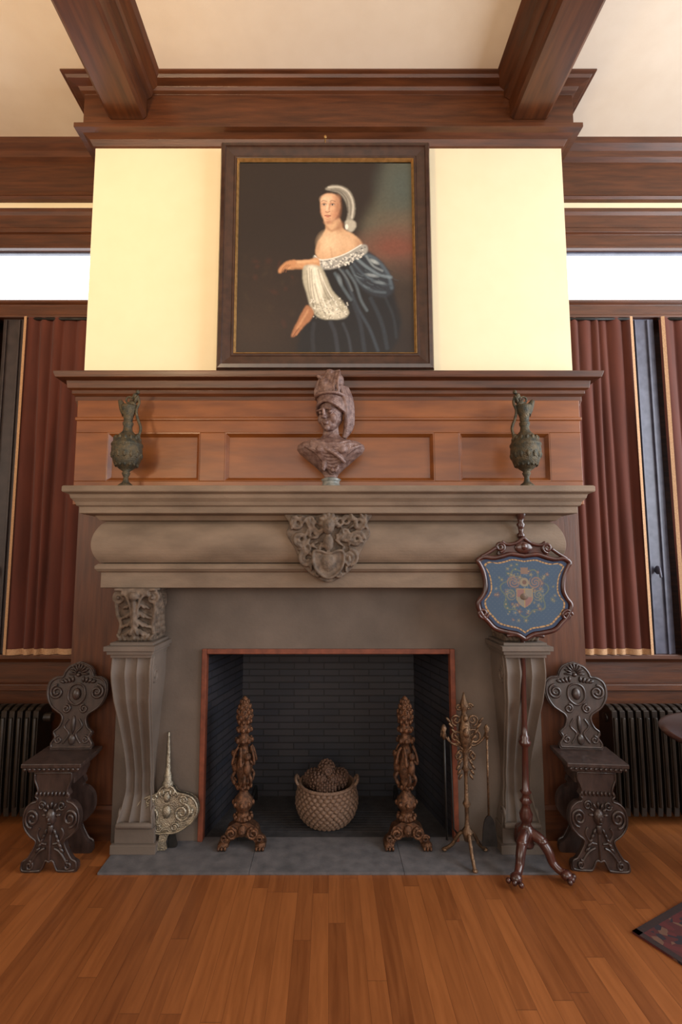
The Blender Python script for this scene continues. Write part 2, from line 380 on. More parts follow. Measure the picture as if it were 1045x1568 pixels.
    for q in range(7): b.ell((xc-.084+.028*q,2.83,1.178),(.012,.018,.012))
    o=b.obj('console_capital',CARVE,mt); remesh(o,.004,1)
console(-1); console(1)
b=B(); cz=1.70; Yc=2.80
S=smooth_pts(mirror([(0,-.21),(.09,-.17),(.14,-.12),(.19,-.02),(.235,.06),(.22,.12),(.245,.17),(.15,.175),(.07,.165),(0,.18)]))
b.prism([(x,z+cz) for x,z in S],Yc,2.85)
sh=smooth_pts(mirror([(0,-.185),(.06,-.15),(.085,-.09),(.08,-.04),(.05,-.035),(0,-.05)]))
b.prism([(x,z+cz) for x,z in sh],Yc-.035,2.85)
b.tube([(x,Yc-.036,z+cz) for x,z in sh],.008,8,closed=True)
b.ell((0,Yc-.02,cz-.10),(.05,.03,.06))
b.ell((0,Yc-.03,cz+.10),(.035,.035,.045)); b.ell((0,Yc-.05,cz+.10),(.01,.02,.015)); 
for q in range(7): 
    a=math.pi*q/6; b.ell((.04*math.cos(a),Yc-.02,cz+.115+.05*math.sin(a)),(.014,.02,.022),(0,-a+math.pi/2,0))
b.ell((0,Yc-.02,cz+.01),(.03,.025,.05))
for sd in(-1,1):
    b.spiral((sd*.115,Yc-.012,cz-.075),.05,.012,1.7,math.pi/2,-sd,.011)
    b.spiral((sd*.155,Yc-.012,cz+.03),.045,.012,1.6,0,sd,.011)
    b.spiral((sd*.085,Yc-.012,cz+.06),.038,.01,1.6,math.pi,sd,.01)
    b.spiral((sd*.175,Yc-.012,cz+.12),.038,.01,1.6,math.pi/2,-sd,.011)
    b.spiral((sd*.10,Yc-.012,cz+.135),.03,.01,1.5,0,sd,.009)
    b.spiral((sd*.055,Yc-.012,cz-.16),.022,.008,1.3,0,-sd,.008)
    for q in range(42):
        x=random.uniform(.03,.22); z=random.uniform(-.14,.17)
        if x>.13+.35*(z+.14): continue
        if x<.09 and z<-.03: continue
        a=random.uniform(0,3.1); b.ell((sd*x,Yc-.008-random.random()*.01,cz+z),(.009,.014,.024),(0,sd*a,0),8)
o=b.obj('cartouche',CARVE,mt); remesh(o,.0045,1)
b=B(); bx=.60; yb=3.6
for s in(-1,1):
    vs=[(s*OW,3.08,.0),(s*bx,yb,0),(s*bx,yb,1.2),(s*OW,3.08,1.2),(s*.86,3.08,0),(s*.86,yb,0),(s*.86,yb,1.2),(s*.86,3.08,1.2)]
    b.add(vs,[(0,1,2,3),(7,6,5,4),(0,3,7,4),(3,2,6,7),(1,5,6,2)],0,False)
b.box(-.86,.86,yb,yb+.02,0,1.2); b.box(-.86,.86,3.09,yb,1.15,1.2)
b.obj('firebox',BRICK,mt)
b=B(); 
for x0,x1 in((-1.19,-.41),(-.408,.39),(.392,1.19)): b.box(x0,x1,2.744,3.08,.0,.012)
b.box(-.72,.72,3.08,3.6,0,.010,1)
for q in range(9): b.box(-.5,.5,3.14+.03*q,3.155+.03*q,.010,.0119,1)
b.obj('hearth',[SLATE,ASH],mt,bev=.001)
# ---------------------------------------------------------------- painting (flat canvas, paint colours stored per vertex)
def make_portrait():
    nx,nz=330,358
    X0,X1,Y0,Y1=362,632,252,543
    xs=np.linspace(X0,X1,nx); ys=np.linspace(Y1,Y0,nz); gx,gy=np.meshgrid(xs,ys)
    img=np.zeros((nz,nx,3)); rnd=random.Random(4)
    def blur(a,k):
        if k<1: return a
        for ax in(0,1):
            for _ in range(2):
                p=np.pad(a,[(k,k) if i==ax else (0,0) for i in range(2)],mode='edge'); c=np.cumsum(p,axis=ax)
                z=np.zeros_like(np.take(c,[0],axis=ax)); c=np.concatenate([z,c],axis=ax)
                n=a.shape[ax]; a=(np.take(c,range(2*k+1,2*k+1+n),axis=ax)-np.take(c,range(0,n),axis=ax))/(2*k+1)
        return a
    def pin(pts):
        ins=np.zeros(gx.shape,bool); n=len(pts)
        for i in range(n):
            x1,y1=pts[i];x2,y2=pts[(i+1)%n]
            if y1==y2: continue
            c=((y1>gy)!=(y2>gy))&(gx<(x2-x1)*(gy-y1)/(y2-y1)+x1); ins^=c
        return ins.astype(float)
    def mix(a,col):
        nonlocal img
        img=img*(1-a[...,None])+np.array(lin(col))*a[...,None]
    def poly(pts,col,soft=1,al=1,sm=True):
        if sm: pts=smooth_pts(pts)
        mix(blur(pin(pts),soft)*al,col)
    def ellp(cx,cy,rx,ry,col,rot=0,soft=.25,al=1):
        c,s=math.cos(rot),math.sin(rot); dx=gx-cx;dy=gy-cy
        d=np.sqrt(((dx*c+dy*s)/rx)**2+((-dx*s+dy*c)/ry)**2)
        mix(np.clip((1-d)/soft+.5,0,1)*al,col)
    def line(pts,w,col,al=1,soft=.7):
        pts=smooth_pts(pts,False,6); dm=np.full(gx.shape,1e9)
        for (x1,y1),(x2,y2) in zip(pts[:-1],pts[1:]):
            L2=(x2-x1)**2+(y2-y1)**2+1e-9; t=np.clip(((gx-x1)*(x2-x1)+(gy-y1)*(y2-y1))/L2,0,1)
            dm=np.minimum(dm,np.hypot(gx-x1-t*(x2-x1),gy-y1-t*(y2-y1)))
        mix(np.clip((w-dm)/soft+.5,0,1)*al,col)
    mix(np.ones(gx.shape),(36,26,21))
    # dusk sky behind a dark rock mass
    poly([(596,236),(660,236),(660,436),(606,436),(568,404),(548,380),(556,345),(580,300)],(82,80,66),10,sm=False)
    ellp(622,285,36,40,(72,82,76),0,1.3,.8); ellp(625,348,45,16,(104,84,66),0,1.5,.7); ellp(606,384,52,24,(118,62,46),0,1.3,.8); ellp(626,420,40,18,(80,50,38),0,1.4,.8)
    ellp(600,462,60,36,(50,38,29),0,1.4,.95)
    ellp(400,470,50,60,(46,32,24),0,1.5,.6); ellp(430,330,60,70,(30,21,18),0,1.6,.6); ellp(385,510,40,30,(54,40,30),0,1.5,.6)
    for i in range(26):
        x=rnd.uniform(372,450);y=rnd.uniform(395,500); ellp(x,y,rnd.uniform(3,8),rnd.uniform(2,5),rnd.choice([(80,40,28),(60,46,32),(52,36,24)]),rnd.random()*3,1.3,.3)
    # gown of dark blue satin
    poly([(490,398),(484,425),(474,470),(462,505),(454,545),(470,555),(570,555),(600,535),(612,500),(604,465),(598,440),(580,408),(558,390),(530,390)],(19,19,23),3)
    poly([(548,386),(572,396),(592,418),(602,446),(588,460),(562,454),(542,432),(534,402)],(38,44,52),2)
    strokes=[([(552,394),(574,402),(592,424),(598,446)],2.5,(84,98,108),.7),([(545,401),(560,414),(580,426),(597,430)],2.2,(122,138,146),.65),
        ([(540,408),(556,426),(578,438),(597,442)],1.6,(70,82,92),.8),([(536,414),(548,436),(568,450),(588,453)],1.6,(92,106,114),.6),([(560,398),(570,412),(584,420)],1.4,(160,172,176),.55),
        ([(524,420),(534,446),(546,476),(564,508),(576,540)],2.4,(56,66,76),.7),([(512,424),(524,446),(536,464)],2.2,(88,102,110),.7),([(530,420),(543,440),(551,464),(560,480)],2,(100,114,122),.6),([(518,416),(530,432),(538,450)],1.2,(130,142,146),.45),
        ([(540,470),(550,500),(556,540)],3,(42,48,56),.8),([(505,498),(512,515),(516,542)],3,(46,50,58),.8),([(480,500),(478,520),(480,544)],3,(38,40,46),.8),([(566,462),(582,498),(590,536)],3,(44,52,60),.7),([(524,500),(532,520),(536,544)],2,(58,64,72),.6),([(588,460),(600,490),(604,520)],2,(40,46,52),.7)]
    for pts,w,c,al in strokes: line(pts,w,c,al,3)
    for i in range(60):
        x=rnd.uniform(536,600);y=rnd.uniform(398,450)
        if (x-570)**2/34**2+(y-426)**2/26**2<.8: line([(x,y),(x+5,y+3),(x+9,y+4)],.7,rnd.choice([(20,22,28),(100,114,122),(64,76,86)]),.35,1.6)
    ellp(572,406,7,2.6,(176,186,186),.5,.9,.7); ellp(568,427,9,2.4,(156,168,172),.2,1,.6); ellp(580,438,8,2.2,(124,136,140),.2,1,.6); ellp(519,434,3,8,(120,132,138),-.3,1,.6)
    # neck and chest
    poly([(496,340),(498,353),(493,364),(485,378),(483,396),(498,406),(528,400),(553,387),(551,374),(538,362),(524,354),(519,338)],(208,168,130),1)
    ellp(504,377,15,15,(230,196,158),0,1.2,.8); ellp(530,376,13,8,(218,180,142),.4,1.2,.6); line([(499,352),(506,358),(516,354)],1.8,(166,118,84),.6,3); ellp(520,350,5,9,(150,102,72),.3,1.2,.7)
    line([(505,384),(507,394),(508,402)],1,(180,134,100),.5,3); ellp(549,380,5,9,(168,122,90),-.5,1.2,.6); ellp(486,384,3,9,(186,142,108),.2,1.2,.5)
    # lace bertha
    poly([(480,396),(488,403),(508,401),(530,393),(551,380),(561,382),(560,393),(541,403),(516,415),(494,418),(480,410)],(158,156,148),1)
    for i in range(120):
        t=rnd.random(); x=482+77*t; y=406+6*math.sin(3*t)-20*t*t+rnd.uniform(-6,7); ellp(x,y,1.5,1.1,(232,228,216) if i%3 else (86,84,84),rnd.random(),.8,.75)
    line([(481,397),(490,403),(508,401),(530,393),(552,380)],.8,(232,228,216),.9,1)
    # arm on the parapet
    poly([(486,400),(472,403),(457,404),(444,406),(436,410),(438,418),(455,417),(472,418),(488,416)],(196,146,104),1)
    line([(484,405),(466,406),(450,407)],2,(224,178,136),.7,3); line([(484,415),(464,416.5),(446,416)],1.2,(140,92,62),.6,2)
    poly([(452,404),(440,405),(432,410),(426,418),(426,423),(430,423),(436,416),(444,415),(452,413)],(190,136,94),1)
    for k2 in range(3): line([(438+k2*3,411),(433+k2*3,416),(430+k2*3.5,422)],.6,(136,86,56),.7)
    # sheer white scarf and falling lace sleeve
    poly([(464,414),(474,411),(490,414),(499,430),(508,450),(524,468),(533,484),(522,492),(503,494),(486,490),(475,476),(469,455),(463,434)],(176,170,150),1)
    poly([(470,414),(484,414),(492,430),(494,452),(488,470),(478,462),(472,440)],(222,216,196),2)
    ellp(505,480,20,9,(220,214,194),.3,.9,.8)
    for p in([(476,418),(478,445),(484,476)],[(486,418),(494,446),(510,480)],[(469,420),(472,450),(479,474)],[(494,436),(504,458),(524,482)],[(481,440),(488,465),(498,488)],[(473,416),(475,450),(481,482)]):
        line(p,.7,(122,114,96),.7,1.8)
    for p in([(480,416),(486,444),(498,474)],[(490,424),(500,448),(516,474)]): line(p,.7,(246,242,228),.7,1.6)
    for i in range(150):
        x=rnd.uniform(474,532);y=rnd.uniform(460,493)
        if y>450+abs(x-500)*.55 and y<496-abs(x-505)*.2: ellp(x,y,1.2,.9,(244,240,226) if i%2 else (118,112,98),rnd.random(),.9,.55)
    poly([(470,472),(480,482),(476,493),(466,503),(459,511),(451,519),(446,519),(449,509),(456,495),(462,483)],(162,110,76),1)
    line([(471,480),(463,494),(455,507)],1.6,(196,146,106),.7,2.4); line([(457,507),(452,514),(449,519)],.7,(120,72,48),.8); line([(462,505),(457,512),(454,517)],.8,(166,112,76),.9)
    # hair, cap, face
    ellp(509,315,22,26,(34,23,18),.12,.18); ellp(527,332,8,14,(32,22,17),0,.4)
    poly([(497,293),(506,287),(522,288),(535,296),(542,312),(543,330),(537,345),(530,343),(532,328),(528,312),(519,300),(508,296)],(146,141,128),1)
    line([(502,290),(520,290),(534,300),(540,318),(538,338)],1.1,(208,203,188),.8,2); line([(506,294),(520,297),(530,310),(532,330)],.8,(82,74,66),.8,1.6); line([(512,292),(526,298),(536,314),(536,334)],.6,(110,102,92),.8,1.4)
    poly([(528,343),(540,342),(545,350),(538,360),(529,355)],(176,170,154),1)
    ellp(530,352,2.4,4,(234,230,216),0,.6)
    poly([(489.5,314),(491.5,305),(499,300),(510,300.5),(518,308),(520,320),(517,331),(511,341),(503,346.5),(496,343),(491,331)],(214,168,132),1)
    ellp(499,309,8,6,(232,194,160),0,1.2,.8); ellp(496,328,5,5,(214,146,118),0,1.4,.5); ellp(499,322,6,10,(230,190,156),0,1.3,.5)
    ellp(517,322,4.5,14,(150,98,70),0,1.3,.75); ellp(512,334,5,7,(176,120,90),0,1.4,.7); ellp(503,345,7,3,(160,108,82),0,1.3,.7); ellp(515,307,5,5,(176,128,98),0,1.3,.6)
    for ex in(495.5,508.5):
        ellp(ex,316.6,4.4,3.2,(176,124,96),0,1.1,.65)
        line([(ex-4,312.2),(ex-1,310.8),(ex+4,312.4)],.5,(84,54,40),.8,1.2); ellp(ex,317.4,2.9,1.1,(206,188,172),0,.5,.85); ellp(ex-.3,317.4,1.3,1.3,(34,24,20),0,.5,.95); line([(ex-3.2,316.8),(ex,315.8),(ex+3.3,316.9)],.45,(62,38,30),.85,.8)
    line([(505.5,314),(503.6,320),(503.2,325)],.9,(172,118,90),.7,1.8); line([(500,317),(499.5,325)],1.1,(240,208,180),.6,1.8); line([(497.5,328.3),(500.5,329.6),(504,328)],.7,(134,82,64),.8,1.1)
    line([(496.5,334.8),(500.5,334.3),(505,334.9)],.8,(140,60,52),.9,.9); ellp(500.7,336.5,3,1,(176,88,74),0,.7,.85); line([(497,339.4),(501,340),(505,339.3)],.6,(164,112,84),.7,1.4)
    rs=np.random.RandomState(3); nn=blur(rs.rand(nz,nx),1); img*= (1+.5*(nn-nn.mean()))[...,None]
    W=1.12; Hh=1.27; cx=-.02; z0=2.897
    vs=[(cx-W/2+W*i/(nx-1),2.985,z0+Hh*j/(nz-1)) for j in range(nz) for i in range(nx)]
    fs=[(j*nx+i,j*nx+i+1,(j+1)*nx+i+1,(j+1)*nx+i) for j in range(nz-1) for i in range(nx-1)]
    me=bpy.data.meshes.new('canvas'); me.from_pydata(vs,[],fs)
    ca=me.color_attributes.new('Col','FLOAT_COLOR','POINT')
    col=np.ones((nz*nx,4),np.float32); col[:,:3]=np.clip(img.reshape(-1,3),0,1)
    ca.data.foreach_set('color',col.ravel()); me.materials.append(attr_mat('oil_paint',.6,.08)); me.update()
    o=bpy.data.objects.new('canvas',me); sc.collection.objects.link(o); return o
pe=empty('portrait_painting'); cv=make_portrait(); cv.parent=pe
b=B()
rectframe(b,-.02,.672,2.782,4.295,[(0,3.048),(0,2.97),(.008,2.955),(.03,2.95),(.036,2.96),(.05,2.962),(.085,2.972),(.09,2.968),(.1,2.968),(.105,2.972)])
b.obj('frame',FRAMEM,pe)
b=B(); rectframe(b,-.02,.568,2.886,4.191,[(0,2.968),(.002,2.967),(.014,2.986)]); b.obj('gilt_slip',GOLD,pe)
b=B(); b.ell((-.02,2.96,4.33),(.01,.01,.012)); b.tube([(-.02,2.96,4.33),(-.02,3.045,4.32)],.004); b.tube([(-.02,3.0,4.29),(-.02,2.97,4.325)],.002);b.obj('hook',GOLD,pe)
# ---------------------------------------------------------------- bust
e=empty('portrait_bust',(0.015,2.88,2.02))
b=B()
TP=[(.035,.065),(.045,.09),(.075,.12),(.115,.155),(.155,.19),(.185,.215),(.20,.24),(.195,.262),(.17,.28),(.12,.292),(.07,.305),(.05,.325),(.045,.36),(.045,.40)]
b.lathe(TP,n=32,sy=.47)
def tr(z): return float(np.interp(z,[q[1] for q in TP],[q[0] for q in TP]))
def onb(x,z,off=.0): r=tr(z); return (x,-.47*math.sqrt(max(r*r-x*x,.0004))-off,z)
for q in range(7):
    t=q/6; P=[]
    for i in range(9):
        u=i/8; x=(-.15+.09*t)*(1-u)+(.175-.10*t)*u; z=.245-.035*t-.075*t*math.sin(math.pi*u)-.045*math.sin(math.pi*u)+.01*u
        P.append(onb(max(-tr(z)*.93,min(tr(z)*.93,x)),z))
    b.tube(smooth_pts(P,False,3),.0095,6)
for q in range(4):
    P=[onb(x,.29-.016*q-.035*math.cos(x*11),.0) for x in [-.12,-.07,-.03,.02,.06,.11]]
    b.tube(smooth_pts(P,False,3),.008,6)
for s2 in(-1,1): b.ell((s2*.06,-.075,.225),(.035,.025,.03))
b.tube(smooth_pts([(-.1,-.06,.285),(-.05,-.085,.24),(.03,-.09,.19),(.08,-.06,.15)],False),.012,8)
for q in range(12): b.ell((random.uniform(-.05,.04),-.05,random.uniform(.10,.17)),(.014,.016,.016),n=8)
b.M=Matrix.Translation((-.002,-.012,.445))@Matrix.Rotation(math.radians(-26),4,'Z')@Matrix.Rotation(math.radians(8),4,'X')@Matrix.Scale(1.15,4)
b.ell((0,.01,.005),(.06,.075,.08)); b.ell((0,-.022,-.045),(.044,.048,.042)); b.ell((0,-.056,-.074),(.017,.018,.014))
b.ell((0,-.076,.0),(.009,.014,.030),(.25,0,0)); b.ell((0,-.087,-.02),(.012,.012,.009))
for s2 in(-1,1):
    b.ell((s2*.026,-.066,.020),(.022,.010,.006),(0,s2*.15,0)); b.ell((s2*.025,-.060,.004),(.013,.010,.007)); b.ell((s2*.032,-.043,-.025),(.021,.02,.026)); b.ell((s2*.009,-.082,-.022),(.006,.007,.006))
b.ell((0,-.073,-.042),(.018,.009,.0045)); b.ell((0,-.071,-.051),(.014,.009,.005))
b.ell((0,.03,.05),(.078,.085,.068))
for s2 in(-1,1):
    for q in range(6):
        zz=.052+.010*q
        b.tube(smooth_pts([(0,-.068+.008*q,zz+.012),(s2*.035,-.062+.008*q,zz),(s2*.062,-.03+.006*q,zz-.022),(s2*.074,.01,zz-.045),(s2*.068,.04,zz-.07)],False,4),.0085,6)
b.ell((.0,.02,.125),(.074,.075,.07)); b.ell((.01,.03,.175),(.062,.058,.055),(0,.25,0)); b.ell((-.012,-.03,.155),(.03,.025,.03)); b.ell((-.04,-.02,.195),(.027,.012,.010),(0,.7,0)); b.ell((.01,.01,.215),(.03,.03,.018),(0,.3,0))
b.tube([(.076*math.cos(a),.01-.07*math.sin(a),.088+.016*math.sin(a)) for a in [math.pi*i/16 for i in range(17)]],.009,8)
for q in range(7):
    b.tube(smooth_pts([(-.066+.022*q,-.03-.012*math.sin(q*.5),.105),(-.055+.020*q,-.032,.15),(-.03+.016*q,-.01,.195),(.015+.006*q,.025,.222)],False,4),.008,6)
for q in range(5):
    b.tube(smooth_pts([(.060+.003*q,.0+.014*q,.14),(.080+.003*q,.01+.014*q,.07),(.078+.003*q,.02+.014*q,-.01),(.066+.003*q,.035+.01*q,-.07),(.05,.04,-.12)],False,4),.013,6)
b.M=Matrix.Identity(4)
o=b.obj('figure',BUSTM,e); remesh(o,.0038,1,.002,.012)
b=B(); b.lathe([(.075,0),(.075,.015),(.06,.022),(.05,.035),(.05,.05),(.06,.06),(.04,.07)],n=24); b.obj('socle',MARBLE,e)
# ---------------------------------------------------------------- ewers
def ewer(x,flip):
    e=empty('bronze_ewer',(x,2.86,2.02),(0,0,0 if not flip else math.pi)); b=B()
    b.box(-.05,.05,-.05,.05,0,.012)
    b.lathe([(.045,.012),(.046,.02),(.035,.03),(.018,.045),(.013,.07),(.02,.085),(.024,.095),(.018,.105),(.04,.12),(.07,.15),(.083,.19),(.086,.23),(.084,.25),(.088,.255),(.088,.265),(.082,.272),(.07,.3),(.045,.325),(.028,.345),(.024,.37),(.03,.385),(.03,.395),(.024,.40),(.028,.43),(.038,.46),(.044,.49),(.04,.5),(.03,.49)],n=28)
    for q in range(14):
        a=2*math.pi*q/14
        b.ell((.078*math.cos(a),.078*math.sin(a),.2),(.012,.012,.022),n=8); b.ell((.06*math.cos(a),.06*math.sin(a),.155),(.01,.01,.025),n=8); b.ell((.068*math.cos(a),.068*math.sin(a),.295),(.01,.01,.018),n=8)
    b.tube(smooth_pts([(-.01,0,.45),(-.035,0,.49),(-.055,0,.53)],False,4),[.032,.03,.028,.026,.023,.02,.017,.014,.01],8)
    b.tube(smooth_pts([(.06,0,.30),(.075,0,.36),(.055,0,.42),(.045,0,.47),(.06,0,.52),(.04,0,.56),(.015,0,.54)],False,5),.0085,8)
    b.ell((.035,0,.555),(.016,.014,.02)); b.ell((.05,0,.58),(.012,.012,.014)); b.ell((.02,0,.50),(.025,.02,.03)); b.ell((0.06,0,.31),(.016,.016,.02))
    b.ell((.045,0,.535),(.01,.02,.028),(0,.4,0)); b.spiral((.0,0,.53),.025,.006,1.2,0,1,.006)
    b.obj('vessel',URNM,e,bev=0)
ewer(-1.175,False); ewer(1.151,True)
# ---------------------------------------------------------------- chairs
def sgabello(loc,rz):
    e=empty('sgabello_chair',loc,(0,0,rz))
    fr=[(.0,.045),(.025,.05),(.05,.01),(.07,0),(.16,0),(.185,.012),(.18,.045),(.15,.06),(.125,.09),(.10,.13),(.10,.155),(.14,.18),(.178,.22),(.188,.27),(.175,.315),(.14,.345),(.105,.355),(.10,.37),(.115,.385),(.10,.41),(.11,.44),(.125,.47),(.125,.505)]
    k9=.80
    F=smooth_pts([(x*k9,z) for x,z in fr],False,4); F=F+[(-x,z) for x,z in reversed(F) if x>1e-6]
    for nm,y0,t in(('front_board',-.105,-1),('rear_board',.065,1)):
        b=B(); b.prism(F,y0,y0+.03)
        yy=y0-.002 if t<0 else y0+.032
        b.M=Matrix.Scale(k9,4,(1,0,0))
        b.tube([(x/k9*.95,yy,.25+(z-.25)*.96) for x,z in F],.006,6,closed=True)
        for s in(-1,1):
            b.spiral((s*.122,yy,.268),.048,.010,1.7,-math.pi/2,s,.009)
            b.spiral((s*.065,yy,.33),.025,.006,1.4,0,-s,.007)
            b.spiral((s*.125,yy,.035),.025,.006,1.3,math.pi/2,s,.007)
            b.tube(smooth_pts([(s*.03,yy,.12),(s*.07,yy,.10),(s*.12,yy,.04)],False),.008,6)
            for q in range(5): b.ell((s*(.03+.012*q),yy,.2-.022*q),(.010,.010,.022),(0,-s*(.5+.1*q),0),8)
            b.tube(smooth_pts([(s*.07,yy,.22),(s*.085,yy,.19),(s*.06,yy,.15),(s*.02,yy,.14)],False),.007,6)
        b.ell((0,yy,.275),(.034,.028,.045)); b.ell((0,yy+t*.024,.27),(.008,.01,.014)) 
        for s in(-1,1): b.ell((s*.014,yy+t*.02,.285),(.008,.008,.005),n=8)
        b.ell((0,yy+t*.02,.252),(.014,.008,.005),n=8); b.ell((0,yy,.215),(.02,.015,.03))
        for q in range(7): a=math.pi*q/6; b.ell((.045*math.cos(a),yy,.285+.05*math.sin(a)),(.009,.012,.018),(0,-a+math.pi/2,0),8)
        for q in range(9): b.ell((-.1+.025*q,yy,.39),(.009,.012,.014),n=8)
        b.tube([(0,yy,.19),(0,yy,.06)],.009,6)
        b.obj(nm,CHAIRW,e,bev=.004)
    b=B()
    b.box(-.10,.10,-.08,.07,.43,.50); b.box(-.13,.13,-.115,.105,.50,.515); b.box(-.145,.145,-.13,.115,.515,.53); b.box(-.156,.156,-.14,.125,.53,.552)
    b.box(-.02,.02,-.08,.07,.18,.22)
    for q in range(12): b.ell((-.137+.025*q,-.132,.522),(.008,.009,.009),n=8)
    b.obj('seat',CHAIRW,e,bev=.004)
    b=B(); bk=[(.0,.0),(.115,0),(.12,.02),(.10,.055),(.112,.085),(.085,.11),(.07,.15),(.078,.18),(.105,.2),(.14,.225),(.168,.27),(.176,.32),(.165,.365),(.13,.39),(.095,.395),(.085,.42),(.062,.45),(.03,.465),(0,.475)]
    K=smooth_pts(bk[1:],False,4); K=K+[(-x,z) for x,z in reversed(K) if x>1e-6]
    b.prism(K,0,.024); b.tube([(x*.94,-.002,.23+(z-.23)*.955) for x,z in K],.006,6,closed=True)
    y=-.002
    for s in(-1,1):
        b.spiral((s*.115,y,.305),.04,.008,1.7,math.pi/2,-s,.008)
        b.spiral((s*.05,y,.215),.025,.006,1.4,math.pi/2,s,.007)
        b.spiral((s*.075,y,.05),.022,.006,1.3,math.pi/2,-s,.006)
        b.tube(smooth_pts([(s*.03,y,.16),(s*.05,y,.12),(s*.02,y,.08),(s*.05,y,.03)],False),.006,6)
        for q in range(4): b.ell((s*(.03+.02*q),y,.375-.004*q),(.01,.01,.018),(0,s*.4*q,0),8)
    pts=smooth_pts([(.045,.27),(.04,.33),(0,.35),(-.04,.33),(-.045,.27),(0,.235)]); b.tube([(x,y,z) for x,z in pts],.007,6,closed=True)
    b.ell((0,y,.295),(.026,.016,.034))
    for q in range(9): a=math.pi*q/8; b.ell((.035*math.cos(a),y,.405+.04*math.sin(a)),(.008,.012,.026),(0,-a+math.pi/2,0),8)
    b.ell((0,y,.40),(.015,.015,.012)); b.ell((0,y,.13),(.012,.01,.05)); b.ell((0,y,.05),(.02,.01,.03))
    b.obj('backrest',CHAIRW,e,bev=.004,loc=(0,.07,.552),rot=(math.radians(-8),0,0))
sgabello((-1.455,2.87,0),math.radians(1)); sgabello((1.425,2.87,0),math.radians(-5))
# ---------------------------------------------------------------- andirons
def andiron(x):
    e=empty('andiron',(x,3.0,.0121)); b=B()
    A=smooth_pts([(.13,.0),(.125,.03),(.10,.055),(.085,.10),(.05,.125),(.02,.14),(-.02,.14),(-.05,.125),(-.085,.10),(-.10,.055),(-.125,.03),(-.13,0),(-.08,0),(-.07,.03),(-.04,.05),(0,.058),(.04,.05),(.07,.03),(.08,0)])
    A=[(x,max(z,0)) for x,z in A]
    b.prism(A,-.03,.03)
    for s in(-1,1):
        b.ell((s*.105,-.03,.018),(.032,.04,.018)); 
        for q in range(3): b.ell((s*.105-.018+.018*q,-.065,.012),(.009,.014,.012),n=8)
        b.spiral((s*.06,-.035,.075),.032,.007,1.6,math.pi/2,s,.009); b.spiral((s*.10,-.035,.05),.02,.006,1.4,0,s,.007)
    b.ell((0,-.035,.09),(.025,.022,.032)); b.ell((0,-.055,.088),(.008,.01,.01))
    prof=[(.045,.135),(.05,.15),(.035,.165),(.03,.18),(.05,.205),(.058,.23),(.05,.255),(.028,.28),(.022,.30),(.04,.315),(.042,.325),(.03,.335),(.035,.36),(.045,.40),(.046,.44),(.036,.48),(.028,.52),(.024,.55),(.045,.565),(.047,.58),(.028,.59),(.02,.61),(.038,.625),(.04,.64),(.028,.65),(.036,.68),(.045,.71),(.035,.74),(.03,.765),(.018,.80),(.006,.815)]
    b.lathe(prof,n=20)
    for z,r,k2 in((.23,.055,8),(.32,.04,8),(.572,.045,8),(.63,.038,8),(.155,.048,10)):
        for q in range(k2): a=2*math.pi*q/k2; b.ell((r*math.cos(a),r*math.sin(a),z),(.012,.012,.016),n=8)
    for q in range(3):
        a=-math.pi/2+2*math.pi*q/3+.5; cx,cy=.045*math.cos(a),.045*math.sin(a)
        b.ell((cx*1.1,cy*1.1,.43),(.022,.022,.045)); b.ell((cx*1.25,cy*1.25,.495),(.02,.02,.022)); 
        for s in(-1,1):
            dx,dy=-math.sin(a)*s,math.cos(a)*s
            b.tube(smooth_pts([(cx+dx*.02,cy+dy*.02,.465),(cx*1.3+dx*.04,cy*1.3+dy*.04,.45),(cx+dx*.035,cy+dy*.035,.51),(cx*.6+dx*.03,cy*.6+dy*.03,.54)],False,4),.0085,6)
            b.tube(smooth_pts([(cx+dx*.012,cy+dy*.012,.40),(cx*1.4+dx*.02,cy*1.4+dy*.02,.37),(cx+dx*.02,cy+dy*.02,.335)],False,4),.010,6)
    for j in range(5):
        for q in range(8):
            a=2*math.pi*(q+.5*(j%2))/8; r=[.036,.042,.04,.032,.02][j]; b.ell((r*math.cos(a),r*math.sin(a),.675+.027*j),(.010,.010,.016),(0,0,0),8)
    b.obj('standard',BRONZE,e)
    b=B(); b.tube(smooth_pts([(0,.03,.10),(0,.1,.12),(0,.35,.10),(0,.5,.10),(0,.52,.012)],False),.011,8); b.box(-.04,.04,.04,.08,.0,.16)
    b.ell((.0,.06,.19),(.03,.025,.035)); b.obj('log_bar',IRON,e)
andiron(-.485); andiron(.445)
# ---------------------------------------------------------------- basket with cones
e=empty('pine_cone_basket',(-.01,3.27,.0121)); b=B()
bp=[(.10,0),(.14,.02),(.172,.06),(.188,.11),(.187,.15),(.178,.19),(.165,.22),(.16,.215),(.15,.19),(.15,.1),(.05,.05)]
b.lathe(bp,n=36)
for j in range(11):
    z=.018+.019*j; r=float(np.interp(z,[p[1] for p in bp[:7]],[p[0] for p in bp[:7]]))
    for q in range(30):
        a=2*math.pi*(q+.5*(j%2))/30
        b.ell((r*math.cos(a),r*math.sin(a),z),(.010,.019,.014),(0,-.3,a),6)
b.tube([(.168*math.cos(a),.168*math.sin(a),.225) for a in [2*math.pi*i/30 for i in range(30)]],.01,8,closed=True)
for s in(-1,1): b.tube(smooth_pts([(s*.165,-.04,.21),(s*.19,-.04,.25),(s*.19,.04,.25),(s*.165,.04,.21)],False),.009,6)
b.obj('basket',BASK,e)
b=B()
